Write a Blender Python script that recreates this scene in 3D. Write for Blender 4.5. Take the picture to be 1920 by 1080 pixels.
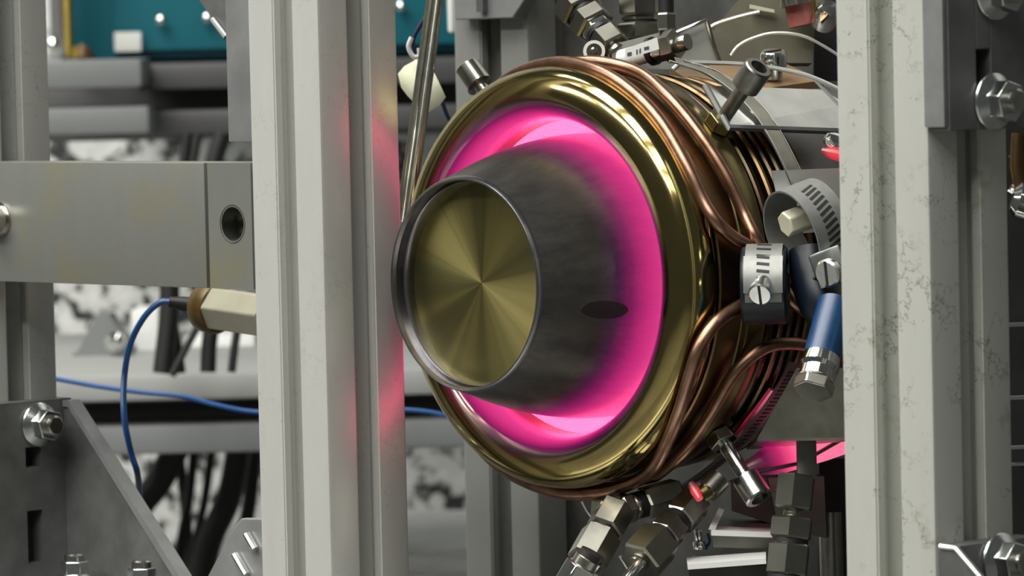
import bpy, bmesh, math, random
from mathutils import Vector, Matrix

random.seed(7)
for o in list(bpy.data.objects):
    bpy.data.objects.remove(o)
scene = bpy.context.scene
COL = scene.collection
u = 0.0002            # one reference pixel at the engine, in metres
FPX = 9000.0          # focal length in pixels of a 1920 wide image
R = math.radians

# ------------------------------------------------------------------ camera
PSI, PITCH, ROLL = R(46.2), R(2.9), R(-1.3)
cf = Vector((math.cos(PSI)*math.cos(PITCH), math.sin(PSI)*math.cos(PITCH), -math.sin(PITCH)))
cr0 = Vector((math.sin(PSI), -math.cos(PSI), 0))
cu0 = cr0.cross(cf)
cr = cr0*math.cos(ROLL) + cu0*math.sin(ROLL)
cu = cu0*math.cos(ROLL) - cr0*math.sin(ROLL)
D0 = 1.8
CAM = -(cf + cr*((1040-960)/FPX) + cu*((540-521)/FPX))*D0
cam = bpy.data.cameras.new('camera')
cam.lens = 36*FPX/1920
cam.sensor_width = 36
cam.clip_start, cam.clip_end = 0.05, 60
cam.dof.use_dof = True
cam.dof.focus_distance = 1.77
cam.dof.aperture_fstop = 27
camo = bpy.data.objects.new('camera', cam)
COL.objects.link(camo)
M = Matrix((cr, cu, -cf)).transposed().to_4x4()
M.translation = CAM
camo.matrix_world = M
scene.camera = camo

# ------------------------------------------------------------------ world, lights, exposure
w = bpy.data.worlds.new('room_light')
scene.world = w
w.use_nodes = True
bg = w.node_tree.nodes['Background']
bg.inputs[0].default_value = (0.92, 1.0, 0.93, 1)
bg.inputs[1].default_value = 0.075

def area(name, loc, target, sx, sy, energy, color=(1, 0.98, 0.93)):
    l = bpy.data.lights.new(name, 'AREA')
    l.shape = 'RECTANGLE'
    l.size, l.size_y = sx, sy
    l.energy = energy
    l.color = color
    o = bpy.data.objects.new(name, l)
    COL.objects.link(o)
    o.location = loc
    d = (Vector(target)-Vector(loc)).normalized()
    o.rotation_euler = d.to_track_quat('-Z', 'Y').to_euler()
    return o
# a row of ceiling luminaires crossing the laboratory above and in front of the rig
for k in range(5):
    s = k/4
    p = Vector((-0.55-1.1*s, 1.1-2.6*s, 1.75))
    o = area('ceiling_lamp_light', p, p-Vector((0, 0, 1)), 1.15, 0.50, (30, 30, 28, 17, 11)[k])
    o.rotation_euler = (0, 0, -math.atan2(1.1, 2.6))
# a second row further left of the rig
for k in range(3):
    p = Vector((-2.4, 2.2-1.5*k, 1.75))
    area('ceiling_lamp_light', p, p-Vector((0, 0, 1)), 0.32, 1.2, 42)
# luminaires over the benches behind
for k in range(2):
    p = Vector((1.3+0.5*k, 1.8-1.0*k, 1.75))
    area('ceiling_lamp_light', p, p-Vector((0, 0, 1)), 1.0, 0.4, 11)

vs = scene.view_settings
vs.view_transform = 'Standard'
vs.look = 'None'
vs.gamma = 1
vs.use_curve_mapping = False
vs.exposure = -0.1

# ------------------------------------------------------------------ picture point -> place
def ray(px, py):
    return (cf + cr*((px-960)/FPX) + cu*((540-py)/FPX))
def W(px, py, d):
    return CAM + ray(px, py)*d
def WP(px, py, p, n):                     # where the sight line meets a plane
    r_ = ray(px, py); n = Vector(n)
    return CAM + r_*((Vector(p)-CAM).dot(n)/r_.dot(n))
def WC(px, py, rad):                      # where it meets a cylinder about the engine axis (rad in u)
    r_ = ray(px, py); R_ = rad*u
    a = r_.y**2+r_.z**2; b = 2*(CAM.y*r_.y+CAM.z*r_.z); c = CAM.y**2+CAM.z**2-R_*R_
    disc = b*b-4*a*c
    s = (-b-math.sqrt(disc))/(2*a) if disc > 0 else -b/(2*a)
    return CAM + r_*s
def E(t, r, a):                           # engine coordinates, u and degrees
    return Vector((t*u, -r*u*math.cos(R(a)), r*u*math.sin(R(a))))
def proj(p):
    d = Vector(p)-CAM; z = d.dot(cf)
    return 960+FPX*d.dot(cr)/z, 540-FPX*d.dot(cu)/z, z

# ------------------------------------------------------------------ mesh helpers
WL = {}
def frame(o, z, x=None):
    z = Vector(z).normalized()
    x = Vector(x) if x is not None else (Vector((0, 0, 1)) if abs(z.z) < .9 else Vector((1, 0, 0)))
    x = (x - z*x.dot(z)).normalized()
    y = z.cross(x)
    m = Matrix((x, y, z)).transposed().to_4x4()
    m.translation = Vector(o)
    return m
I4 = Matrix.Identity(4)
F0 = Vector((math.cos(PSI), math.sin(PSI), 0))
CAMF = Matrix((cr0, F0, Vector((0, 0, 1)))).transposed().to_4x4()

class MB:
    def __init__(s):
        s.v = []; s.f = []
    def add(s, vs_, fs, m=I4):
        b = len(s.v)
        s.v += [m @ Vector(p) for p in vs_]
        s.f += [tuple(b+i for i in f) for f in fs]
        return s
    def box(s, c, d, m=I4, bev=0.0):
        x, y, z = d[0]/2, d[1]/2, d[2]/2
        if bev <= 0:
            vv = [(c[0]+i*x, c[1]+j*y, c[2]+k*z) for i in (-1, 1) for j in (-1, 1) for k in (-1, 1)]
            return s.add(vv, [(0, 1, 3, 2), (4, 6, 7, 5), (0, 4, 5, 1), (2, 3, 7, 6), (0, 2, 6, 4), (1, 5, 7, 3)], m)
        bm = bmesh.new()
        bmesh.ops.create_cube(bm, size=1)
        for q in bm.verts:
            q.co = Vector((c[0]+q.co.x*d[0], c[1]+q.co.y*d[1], c[2]+q.co.z*d[2]))
        bmesh.ops.bevel(bm, geom=bm.edges[:], offset=bev, segments=2, profile=.6, affect='EDGES')
        bm.verts.index_update()
        s.add([q.co.copy() for q in bm.verts], [[q.index for q in f.verts] for f in bm.faces], m)
        bm.free()
        return s
    def prism(s, poly, z0, z1, m=I4):
        n = len(poly)
        vv = [(p[0], p[1], z0) for p in poly]+[(p[0], p[1], z1) for p in poly]
        ff = [(i, (i+1) % n, n+(i+1) % n, n+i) for i in range(n)]
        ff += [tuple(reversed(range(n))), tuple(range(n, 2*n))]
        return s.add(vv, ff, m)
    def plate(s, poly, hole, z0, z1, m=I4):       # outline with one hole of the same number of points
        n = len(poly)
        vv = []
        for z in (z0, z1):
            vv += [(p[0], p[1], z) for p in poly]+[(p[0], p[1], z) for p in hole]
        ff = []
        for i in range(n):
            j = (i+1) % n
            ff += [(i, j, 2*n+j, 2*n+i), (n+j, n+i, 3*n+i, 3*n+j),
                   (j, i, n+i, n+j), (2*n+i, 2*n+j, 3*n+j, 3*n+i)]
        return s.add(vv, ff, m)
    def lathe(s, prof, n=64, m=I4, close=False, cap=True):   # prof: (z, r) about local z
        vv = []; ff = []
        for z, r in prof:
            for i in range(n):
                a = 2*math.pi*i/n
                vv.append((r*math.cos(a), r*math.sin(a), z))
        k = len(prof)
        for j in range(k-1 if not close else k):
            j2 = (j+1) % k
            for i in range(n):
                i2 = (i+1) % n
                ff.append((j*n+i, j*n+i2, j2*n+i2, j2*n+i))
        if not close and cap:
            if prof[0][1] > 1e-7: ff.append(tuple(reversed(range(n))))
            if prof[-1][1] > 1e-7: ff.append(tuple(range((k-1)*n, k*n)))
        return s.add(vv, ff, m)
    def tube(s, pts, r, n=12, closed=False, caps=True):
        pts = [Vector(p) for p in pts]; k = len(pts)
        rad = r if isinstance(r, (list, tuple)) else [r]*k
        def tan(i):
            a = pts[(i-1) % k] if closed or i > 0 else pts[0]
            b = pts[(i+1) % k] if closed or i < k-1 else pts[-1]
            return (b-a).normalized()
        t = tan(0)
        nx = t.orthogonal().normalized()
        vv = []; ff = []
        for i in range(k):
            t2 = tan(i)
            nx = (nx - t2*nx.dot(t2))
            nx = nx.normalized() if nx.length > 1e-9 else t2.orthogonal().normalized()
            ny = t2.cross(nx)
            for j in range(n):
                a = 2*math.pi*j/n
                vv.append(pts[i]+(nx*math.cos(a)+ny*math.sin(a))*rad[i])
        for i in range(k-1 if not closed else k):
            i2 = (i+1) % k
            for j in range(n):
                j2 = (j+1) % n
                ff.append((i*n+j, i*n+j2, i2*n+j2, i2*n+j))
        if not closed and caps:
            ff.append(tuple(reversed(range(n)))); ff.append(tuple(range((k-1)*n, k*n)))
        return s.add(vv, ff)
    def ribbon(s, pts, nrm, wdt, th, side=None):    # flat strap: path, outward normals, width along side
        k = len(pts); vv = []; ff = []
        for i in range(k):
            p = Vector(pts[i]); n = Vector(nrm[i]).normalized()
            a = Vector(pts[max(i-1, 0)]); b = Vector(pts[min(i+1, k-1)])
            sd = (b-a).cross(n).normalized() if side is None else Vector(side)
            for e, h in ((-1, 0), (1, 0), (1, 1), (-1, 1)):
                vv.append(p+sd*(e*wdt/2)+n*(h*th))
        for i in range(k-1):
            for j in range(4):
                j2 = (j+1) % 4
                ff.append((i*4+j, i*4+j2, (i+1)*4+j2, (i+1)*4+j))
        ff.append((3, 2, 1, 0)); ff.append(tuple((k-1)*4+j for j in range(4)))
        return s.add(vv, ff)
    def build(s, name, mat, parent=None, smooth=35, bevel=0.0):
        me = bpy.data.meshes.new(name)
        mn = Vector([min(p[i] for p in s.v) for i in range(3)])
        mx = Vector([max(p[i] for p in s.v) for i in range(3)])
        c = (mn+mx)/2
        me.from_pydata([p-c for p in s.v], [], s.f)
        bm = bmesh.new(); bm.from_mesh(me)
        bmesh.ops.recalc_face_normals(bm, faces=bm.faces[:])
        bm.to_mesh(me); bm.free()
        me.materials.append(mat)
        if smooth:
            me.shade_smooth()
            me.set_sharp_from_angle(angle=R(smooth))
        o = bpy.data.objects.new(name, me)
        COL.objects.link(o)
        WL[o] = c
        if parent is not None:
            o.parent = parent
            o.location = c-WL[parent]
        else:
            o.location = c
        if bevel:
            b = o.modifiers.new('edge', 'BEVEL'); b.width = bevel; b.segments = 2
            b.limit_method = 'ANGLE'; b.angle_limit = R(40)
        return o

def thing(name, label, cat, loc, group=None):
    o = bpy.data.objects.new(name, None)
    COL.objects.link(o)
    o.location = loc; o.empty_display_size = .01
    WL[o] = Vector(loc)
    o['label'] = label; o['category'] = cat
    if group: o['group'] = group
    return o
def tag(o, label, cat, group=None):
    o['label'] = label; o['category'] = cat
    if group: o['group'] = group
    return o
def struct(o, label=None):
    o['kind'] = 'structure'
    if label: o['label'] = label
    return o
def spline(pts, n=8):                               # Catmull-Rom
    pts = [Vector(p) for p in pts]
    q = [pts[0]*2-pts[1]]+pts+[pts[-1]*2-pts[-2]]
    out = []
    for i in range(1, len(q)-2):
        p0, p1, p2, p3 = q[i-1], q[i], q[i+1], q[i+2]
        for k in range(n):
            t = k/n
            out.append(.5*((2*p1)+(p2-p0)*t+(2*p0-5*p1+4*p2-p3)*t*t+(3*p1-p0-3*p2+p3)*t**3))
    out.append(pts[-1])
    return out
def circ(n, r, cx=0, cy=0, ph=0):
    return [(cx+r*math.cos(2*math.pi*(i+ph)/n), cy+r*math.sin(2*math.pi*(i+ph)/n)) for i in range(n)]
XAX = frame((0, 0, 0), (1, 0, 0), (0, 0, 1))         # lathe axis along the engine

# ------------------------------------------------------------------ materials
def newmat(name):
    m = bpy.data.materials.new(name); m.use_nodes = True
    nt = m.node_tree
    return m, nt, nt.nodes['Principled BSDF']
def ramp(nt, stops, interp='LINEAR'):
    r_ = nt.nodes.new('ShaderNodeValToRGB'); cr_ = r_.color_ramp
    cr_.interpolation = interp
    while len(cr_.elements) < len(stops): cr_.elements.new(.5)
    for e, (p, c) in zip(cr_.elements, stops):
        e.position = p; e.color = (*c, 1) if len(c) == 3 else c
    return r_
def pos(nt):
    return nt.nodes.new('ShaderNodeNewGeometry').outputs['Position']
def noise(nt, vec, scale, detail=3, rough=.5, stretch=None):
    if stretch:
        mp = nt.nodes.new('ShaderNodeMapping'); mp.inputs['Scale'].default_value = stretch
        nt.links.new(vec, mp.inputs['Vector']); vec = mp.outputs[0]
    n = nt.nodes.new('ShaderNodeTexNoise')
    n.inputs['Scale'].default_value = scale; n.inputs['Detail'].default_value = detail
    n.inputs['Roughness'].default_value = rough
    nt.links.new(vec, n.inputs['Vector'])
    return n.outputs['Fac']
def mixc(nt, fac, a, b, mode='MIX'):
    m = nt.nodes.new('ShaderNodeMix'); m.data_type = 'RGBA'; m.blend_type = mode
    for sock, val in ((m.inputs[0], fac), (m.inputs[6], a), (m.inputs[7], b)):
        if hasattr(val, 'links'): nt.links.new(val, sock)
        elif isinstance(val, (int, float)): sock.default_value = val
        else: sock.default_value = (*val, 1)
    return m.outputs[2]
def bump(nt, bs, h, strength, dist):
    b = nt.nodes.new('ShaderNodeBump'); b.inputs['Strength'].default_value = strength
    b.inputs['Distance'].default_value = dist
    nt.links.new(h, b.inputs['Height']); nt.links.new(b.outputs[0], bs.inputs['Normal'])
def simple(name, col, metal, rough, var=.25, scale=150, col2=None, bmp=0.0, stretch=None, coat=0):
    m, nt, bs = newmat(name)
    f = noise(nt, pos(nt), scale, 4, .6, stretch)
    r_ = ramp(nt, [(.3, (0, 0, 0)), (.7, (1, 1, 1))])
    nt.links.new(f, r_.inputs[0])
    c2 = col2 or tuple(c*(1-var) for c in col)
    nt.links.new(mixc(nt, r_.outputs[0], col, c2), bs.inputs['Base Color'])
    bs.inputs['Metallic'].default_value = metal
    bs.inputs['Roughness'].default_value = rough
    bs.inputs['Coat Weight'].default_value = coat
    if bmp: bump(nt, bs, f, bmp, .0003)
    return m
def mathn(nt, op, a, b=None, c=None):
    n = nt.nodes.new('ShaderNodeMath'); n.operation = op
    for i, v in enumerate((a, b, c)):
        if v is None: continue
        if hasattr(v, 'links'): nt.links.new(v, n.inputs[i])
        else: n.inputs[i].default_value = v
    return n.outputs[0]
def maprange(nt, v, a, b, smooth=True):
    n = nt.nodes.new('ShaderNodeMapRange')
    n.interpolation_type = 'SMOOTHSTEP' if smooth else 'LINEAR'
    nt.links.new(v, n.inputs['Value'])
    n.inputs['From Min'].default_value = a; n.inputs['From Max'].default_value = b
    return n.outputs[0]

def mat_alu(name, base=(.62, .625, .59), dirt=.35, scale=60, seed=0, metal=.45, rough=.36, stain=(.64, .74)):
    m, nt, bs = newmat(name)
    p = pos(nt)
    mp = nt.nodes.new('ShaderNodeMapping'); mp.inputs['Location'].default_value = (seed, seed*1.7, seed*.3)
    nt.links.new(p, mp.inputs['Vector']); p = mp.outputs[0]
    grain = noise(nt, p, 120, 4, .6, (1, 1, .25))
    c = mixc(nt, grain, tuple(b*1.06 for b in base), tuple(b*.93 for b in base))
    # scuffs: thin dark squiggles
    sc = noise(nt, p, scale, 5, .65)
    r1 = ramp(nt, [(.488, (0, 0, 0)), (.5, (1, 1, 1)), (.512, (0, 0, 0))]); nt.links.new(sc, r1.inputs[0])
    patch = noise(nt, p, 38, 2)
    r2 = ramp(nt, [(.47, (0, 0, 0)), (.62, (1, 1, 1))]); nt.links.new(patch, r2.inputs[0])
    scuff = mathn(nt, 'MULTIPLY', mathn(nt, 'MULTIPLY', r1.outputs[0], r2.outputs[0]), dirt*1.6)
    c = mixc(nt, scuff, c, (.17, .17, .15))
    # yellow oily stains
    st = noise(nt, p, 30, 4, .65)
    r3 = ramp(nt, [(stain[0], (0, 0, 0)), (stain[1], (1, 1, 1))]); nt.links.new(st, r3.inputs[0])
    c = mixc(nt, mathn(nt, 'MULTIPLY', r3.outputs[0], dirt), c, (.22, .19, .07))
    # fine pits
    pt = noise(nt, p, 420, 2)
    r4 = ramp(nt, [(.74, (0, 0, 0)), (.78, (1, 1, 1))]); nt.links.new(pt, r4.inputs[0])
    c = mixc(nt, mathn(nt, 'MULTIPLY', r4.outputs[0], .5), c, (.12, .12, .11))
    nt.links.new(c, bs.inputs['Base Color'])
    bs.inputs['Metallic'].default_value = metal
    bs.inputs['Roughness'].default_value = rough
    return m
M_ALU = mat_alu('anodised_aluminium', dirt=.12)
M_ALU2 = mat_alu('scuffed_aluminium', base=(.60, .61, .56), dirt=.6, scale=75, seed=3.1)
M_ALUD = mat_alu('dull_aluminium', base=(.58, .585, .56), dirt=.2, seed=5.7)
M_ALUR = mat_alu('grey_aluminium', base=(.30, .305, .29), dirt=.3, seed=2.2)
M_BAR = mat_alu('stained_aluminium_bar', base=(.185, .19, .175), dirt=.42, seed=8.3, metal=.3, stain=(.50, .70))
M_BRACKET = simple('grey_cast_bracket', (.20, .205, .20), .6, .5, .45, 45, bmp=.1)
M_BRACKETL = simple('light_grey_bracket', (.34, .35, .35), .6, .45, .25, 60)
M_STEELP = simple('dark_mill_steel', (.20, .20, .19), .75, .42, .55, 28)
M_ZINC = simple('zinc_plated_steel', (.72, .75, .74), 1, .22, .2, 200)
M_STEEL = simple('stainless_steel', (.55, .54, .48), 1, .24, .25, 160)
M_RIM = simple('gunmetal_rim', (.33, .32, .33), 1, .26, .35, 110)
M_DKSTEEL = simple('oiled_steel', (.30, .30, .27), 1, .36, .4, 220)
M_STEELB = simple('bright_sheet_steel', (.74, .75, .74), 1, .3, .15, 90)
M_FIT = simple('nickel_fitting', (.44, .43, .37), 1, .27, .3, 120)
M_CHROME = simple('polished_steel', (.82, .82, .80), 1, .12, .1, 90)
M_COPPER = simple('copper_tube', (.42, .245, .175), 1, .35, .45, 140, col2=(.23, .13, .08))
M_BROWN = simple('heat_browned_copper', (.24, .15, .075), 1, .33, .5, 60, col2=(.13, .085, .04))
M_OLIVE = simple('heat_tinted_steel', (.30, .26, .12), 1, .3, .5, 45, col2=(.17, .13, .06))
M_RINGD = simple('dark_bronze', (.10, .075, .045), 1, .3, .5, 60)
M_BLACK = simple('recess_black', (.012, .011, .01), 0, .6, .2)  # black stands in for shade in gaps, slots and holes
M_RUBBER = simple('rubber_and_shade_black', (.009, .009, .009), 0, .55, .3)  # cable rubber; the same black fills shaded slots and dark backings
M_BLUEH = simple('blue_hose', (.006, .045, .13), 0, .35, .35, 200)
M_BLUEW = simple('blue_wire', (.015, .09, .30), 0, .35, .2, 200)
M_NAVY = simple('navy_hose', (.003, .008, .016), 0, .4, .3, 200)
M_TAG = simple('pale_yellow_tape', (.70, .72, .52), 0, .6, .12, 60)
M_TEAL = simple('teal_paint', (.004, .125, .165), 0, .45, .15, 20)
M_WHITE = simple('white_paint', (.78, .79, .77), 0, .5, .08, 20)
M_SHELF = simple('off_white_laminate', (.33, .34, .325), 0, .5, .08, 20)
M_GREYP = simple('grey_paint', (.20, .21, .21), 0, .5, .1, 15)
M_GREYD = simple('dark_grey_paint', (.10, .10, .10), 0, .5, .1, 15)
M_GREYM = simple('shaded_grey_paint', (.065, .065, .066), 0, .5, .1, 15)  # darker grey carries the shade of the right-hand beam run
M_CREAM = simple('cream_coating', (.60, .58, .44), 0.2, .4, .15, 80)
M_AMBER = simple('amber_sealant', (.17, .10, .022), 0.1, .4, .45, 120)
M_TAN = simple('tan_copper_plate', (.50, .33, .18), .7, .4, .3, 60)
M_OLIVEBOX = simple('olive_brown_lagging', (.15, .14, .095), .1, .6, .35, 40)
M_REDP = simple('faded_red_cap', (.32, .09, .08), 0, .5, .3, 80)
M_WIRE = simple('bare_silver_wire', (.80, .80, .77), .8, .28, .1, 90)
M_TAB = simple('matt_sheet', (.30, .305, .28), .3, .5, .12, 40)
M_BAND = simple('brushed_band_steel', (.30, .305, .29), .7, .5, .2, 200)
M_LABEL = simple('paper_label', (.72, .74, .70), 0, .6, .08, 60)
M_INK = simple('label_ink', (.07, .07, .09), 0, .6, .1)
M_YELL = simple('yellow_ochre_paint', (.45, .33, .06), 0, .5, .3, 40)

# brass coloured flared lip: heat tint, violet by the hot throat, and incandescent at the throat itself
def hot_emission(nt, bs, fac, strength, cols=None):
    rp = ramp(nt, cols or [(0, (0, 0, 0)), (.25, (.022, .0, .026)), (.5, (.15, .004, .075)), (.78, (.46, .018, .16)), (1, (.62, .04, .23))])
    nt.links.new(fac, rp.inputs[0])
    nt.links.new(rp.outputs[0], bs.inputs['Emission Color'])
    bs.inputs['Emission Strength'].default_value = strength
def axial(nt):
    sp = nt.nodes.new('ShaderNodeSeparateXYZ'); nt.links.new(pos(nt), sp.inputs[0])
    x = mathn(nt, 'DIVIDE', sp.outputs[0], u)
    r_ = mathn(nt, 'DIVIDE', mathn(nt, 'SQRT', mathn(nt, 'ADD', mathn(nt, 'POWER', sp.outputs[1], 2.0), mathn(nt, 'POWER', sp.outputs[2], 2.0))), u)
    return x, r_, sp
def make_lip():
    m, nt, bs = newmat('heat_tinted_brass_lip')
    x, r_, sp = axial(nt)
    f = noise(nt, pos(nt), 70, 4, .6)
    c = mixc(nt, f, (.50, .395, .16), (.27, .215, .085))
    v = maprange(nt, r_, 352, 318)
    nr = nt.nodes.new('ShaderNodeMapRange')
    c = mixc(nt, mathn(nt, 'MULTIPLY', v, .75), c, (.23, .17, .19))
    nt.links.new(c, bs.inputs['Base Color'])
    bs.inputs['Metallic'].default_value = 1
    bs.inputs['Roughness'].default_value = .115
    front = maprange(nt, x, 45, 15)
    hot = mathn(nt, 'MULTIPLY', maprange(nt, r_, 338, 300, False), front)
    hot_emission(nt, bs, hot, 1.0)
    return m
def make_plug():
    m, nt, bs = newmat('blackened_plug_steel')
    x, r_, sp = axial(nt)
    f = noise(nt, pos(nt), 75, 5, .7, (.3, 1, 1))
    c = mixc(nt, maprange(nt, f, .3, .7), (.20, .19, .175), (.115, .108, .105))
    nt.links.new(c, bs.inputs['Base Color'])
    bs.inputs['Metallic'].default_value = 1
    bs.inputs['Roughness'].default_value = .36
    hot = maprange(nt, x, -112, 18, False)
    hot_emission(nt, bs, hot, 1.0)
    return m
def make_throat():
    m, nt, bs = newmat('incandescent_channel_wall')
    bs.inputs['Base Color'].default_value = (.25, .12, .14, 1)
    bs.inputs['Roughness'].default_value = .5
    bs.inputs['Emission Color'].default_value = (1, .06, .135, 1)
    bs.inputs['Emission Strength'].default_value = 5.0
    return m
def make_disc():
    m, nt, bs = newmat('turned_brass_disc')
    x, r_, sp = axial(nt)
    nv = nt.nodes.new('ShaderNodeVectorMath'); nv.operation = 'NORMALIZE'
    cb = nt.nodes.new('ShaderNodeCombineXYZ'); nt.links.new(sp.outputs[1], cb.inputs[0]); nt.links.new(sp.outputs[2], cb.inputs[1])
    nt.links.new(cb.outputs[0], nv.inputs[0])
    f = noise(nt, nv.outputs[0], 1.7, 2.2, .5)
    c = mixc(nt, maprange(nt, f, .36, .64), (.31, .24, .085), (.13, .10, .04))
    f2 = noise(nt, nv.outputs[0], 7.0, 1, .5)
    r5 = ramp(nt, [(.60, (0, 0, 0)), (.68, (1, 1, 1))]); nt.links.new(f2, r5.inputs[0])
    c = mixc(nt, mathn(nt, 'MULTIPLY', r5.outputs[0], .35), c, (.10, .075, .03))
    g = noise(nt, pos(nt), 45, 3)
    c = mixc(nt, mathn(nt, 'MULTIPLY', g, .5), c, (.20, .24, .10))
    nt.links.new(c, bs.inputs['Base Color'])
    bs.inputs['Metallic'].default_value = .9
    bs.inputs['Roughness'].default_value = .42
    bs.inputs['Anisotropic'].default_value = .75
    tg = nt.nodes.new('ShaderNodeTangent'); tg.direction_type = 'RADIAL'; tg.axis = 'X'
    nt.links.new(tg.outputs[0], bs.inputs['Tangent'])
    return m
def make_speckle():
    m, nt, bs = newmat('speckled_stone')
    p = pos(nt)
    f = noise(nt, p, 75, 3, .55)
    r_ = ramp(nt, [(.41, (.03, .03, .03)), (.455, (.22, .22, .21)), (.50, (.62, .63, .61)), (.7, (.78, .79, .77))])
    nt.links.new(f, r_.inputs[0])
    nt.links.new(r_.outputs[0], bs.inputs['Base Color'])
    bs.inputs['Roughness'].default_value = .6
    return m
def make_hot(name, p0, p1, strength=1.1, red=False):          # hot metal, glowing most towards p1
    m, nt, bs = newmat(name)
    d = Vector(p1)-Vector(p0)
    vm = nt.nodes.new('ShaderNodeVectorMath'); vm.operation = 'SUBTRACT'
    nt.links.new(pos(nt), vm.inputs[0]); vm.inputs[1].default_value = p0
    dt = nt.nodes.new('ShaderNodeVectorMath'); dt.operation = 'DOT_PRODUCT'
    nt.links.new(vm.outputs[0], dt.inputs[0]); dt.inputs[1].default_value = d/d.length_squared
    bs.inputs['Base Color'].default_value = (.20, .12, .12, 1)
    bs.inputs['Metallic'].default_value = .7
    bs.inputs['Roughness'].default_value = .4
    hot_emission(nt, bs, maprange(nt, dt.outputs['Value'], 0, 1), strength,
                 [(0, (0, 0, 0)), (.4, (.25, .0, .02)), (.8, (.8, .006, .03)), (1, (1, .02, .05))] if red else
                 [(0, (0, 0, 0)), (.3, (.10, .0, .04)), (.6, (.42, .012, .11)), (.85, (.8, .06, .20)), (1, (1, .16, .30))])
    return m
M_LIP, M_PLUG, M_THROAT, M_DISC, M_SPECK = make_lip(), make_plug(), make_throat(), make_disc(), make_speckle()


# ================================================================== SETTING
def cbox(mb, px0, px1, py0, py1, d, thick, bev=0.0, xr=None):   # upright box facing the camera side of the room, front at depth d
    c = W((px0+px1)/2 if xr is None else xr, (py0+py1)/2, d)
    if xr is not None:
        c = c + cr0*(((px0+px1)/2-xr)*d/FPX)
    m = CAMF.copy(); m.translation = c + F0*(thick/2)
    mb.box((0, 0, 0), ((px1-px0)*d/FPX, thick, (py1-py0)*d/FPX), m, bev)
    return mb
ZB = -0.176
struct(MB().box((0, 0, -1.0), (9, 9, .04)).build('floor', simple('grey_floor', (.22, .22, .21), 0, .5, .2, 5)))
mb = MB(); c = W(960, 540, 3.45); m = CAMF.copy(); m.translation = c
mb.box((0, .05, .4), (5, .1, 2.9), m)
struct(mb.build('wall_back', M_SPECK), 'white wall with dark grey speckles')

# bench that carries the rig
t = thing('rig_bench', 'dark steel bench top under the aluminium frame', 'bench', (0.1, 0, -.98))
MB().box((.12, .0, ZB-.02), (.75, 1.1, .04), bev=.003).build('bench_top', M_STEELP, t)
for sx in (-.2, .44):
    for sy in (-.5, .5):
        MB().box((sx, sy, (ZB-.04-.98)/2), (.05, .05, .98-.04+ZB), bev=.002).build('leg', M_GREYD, t)

# ------------------------------------------------------------------ far background
t = thing('teal_cabinet', 'teal painted cabinet with a white label behind the frame', 'cabinet', W(480, 110, 3.2))
cbox(MB(), 122, 900, -420, 112, 3.1, .3, .004, xr=240).build('body', M_TEAL, t)
cbox(MB(), 205, 900, -420, 96, 3.092, .006, .002, xr=240).build('door_panel', M_TEAL, t)
cbox(MB(), 214, 265, 60, 97, 3.085, .004, .001).build('label_plate', M_LABEL, t)['label'] = 'white paper label'
for x, y in ((302, 38), (389, 34), (752, 12)):
    mb = MB(); mb.lathe([(0, .0034), (.003, .0030), (.0045, 0)], 12, frame(W(x, y, 3.089), -F0)); mb.build('screw', M_ZINC, t)
t = thing('instrument_frame', 'bright frame with an ochre edge beside the teal cabinet', 'frame', W(110, 110, 3.05))
cbox(MB(), 90, 116, -300, 106, 3.05, .03, .002).build('upright', M_STEELB, t)
cbox(MB(), 116, 126, -300, 106, 3.05, .03, .001).build('edge_strip', M_YELL, t)
mb = MB(); mb.lathe([(0, .004), (.004, .004), (.006, 0)], 12, frame(W(100, 84, 3.045), -F0)); mb.build('knob', M_CHROME, t)
for k, (x, y, r_, mt) in enumerate(((140, 92, 9, M_YELL), (154, 88, 10, M_TAN), (168, 95, 8, M_BROWN))):
    mb = MB(); d = 3.06; q = d/FPX
    mb.lathe([(-12*q, r_*q*.7), (-9*q, r_*q), (6*q, r_*q), (9*q, r_*q*.5), (14*q, r_*q*.5)], 14, frame(W(x, y+8, d), (0, 0, 1)))
    tag(mb.build('terminal_stud', mt), ['ochre stud at the left foot of the teal cabinet', 'tan stud, middle of three at the teal cabinet foot', 'brown stud, rightmost of three at the teal cabinet foot'][k], 'stud')
def shelf_beam(name, label, x0, x1, y0, y1, d, th, mt, xr=180):
    o = cbox(MB(), x0, x1, y0, y1, d, th, .003, xr).build(name, mt)
    return tag(o, label, 'beam')
shelf_beam('shelf_beam', 'upper light grey shelf beam below the teal cabinet', -60, 266, 111, 166, 3.0, .08, M_GREYP)
shelf_beam('shelf_beam', 'lower light grey shelf beam above the black cables', -60, 280, 201, 252, 3.0, .08, M_GREYP)
shelf_beam('shelf_beam', 'upper dark grey shelf beam running right behind the frame', 255, 900, 116, 166, 3.06, .06, M_GREYM, 400)  # shaded run of the beam, its shade put into the colour
shelf_beam('shelf_beam', 'lower dark grey shelf beam running right behind the frame', 268, 900, 205, 250, 3.06, .06, M_GREYM, 400)
shelf_beam('recessed_board', 'dark recessed panel between the two upper shelf beams', -60, 900, 108, 262, 3.13, .02, M_GREYD, 300)
shelf_beam('work_shelf', 'off white work shelf behind the blue wires', -60, 900, 702, 752, 2.75, .42, M_SHELF, 290)
shelf_beam('shelf_gap_strip', 'dark strip under the off white work shelf', -60, 900, 756, 793, 2.83, .03, M_GREYD, 290)  # dark strip put in for the gap under the shelf
shelf_beam('shelf_rail', 'grey horizontal rail under the dark strip of the work shelf', -60, 900, 797, 852, 2.76, .06, M_GREYP, 290)
shelf_beam('bench_edge', 'white bench edge at the foot of the speckled wall', 300, 1100, 1072, 1110, 3.0, .40, M_WHITE, 800)
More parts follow.
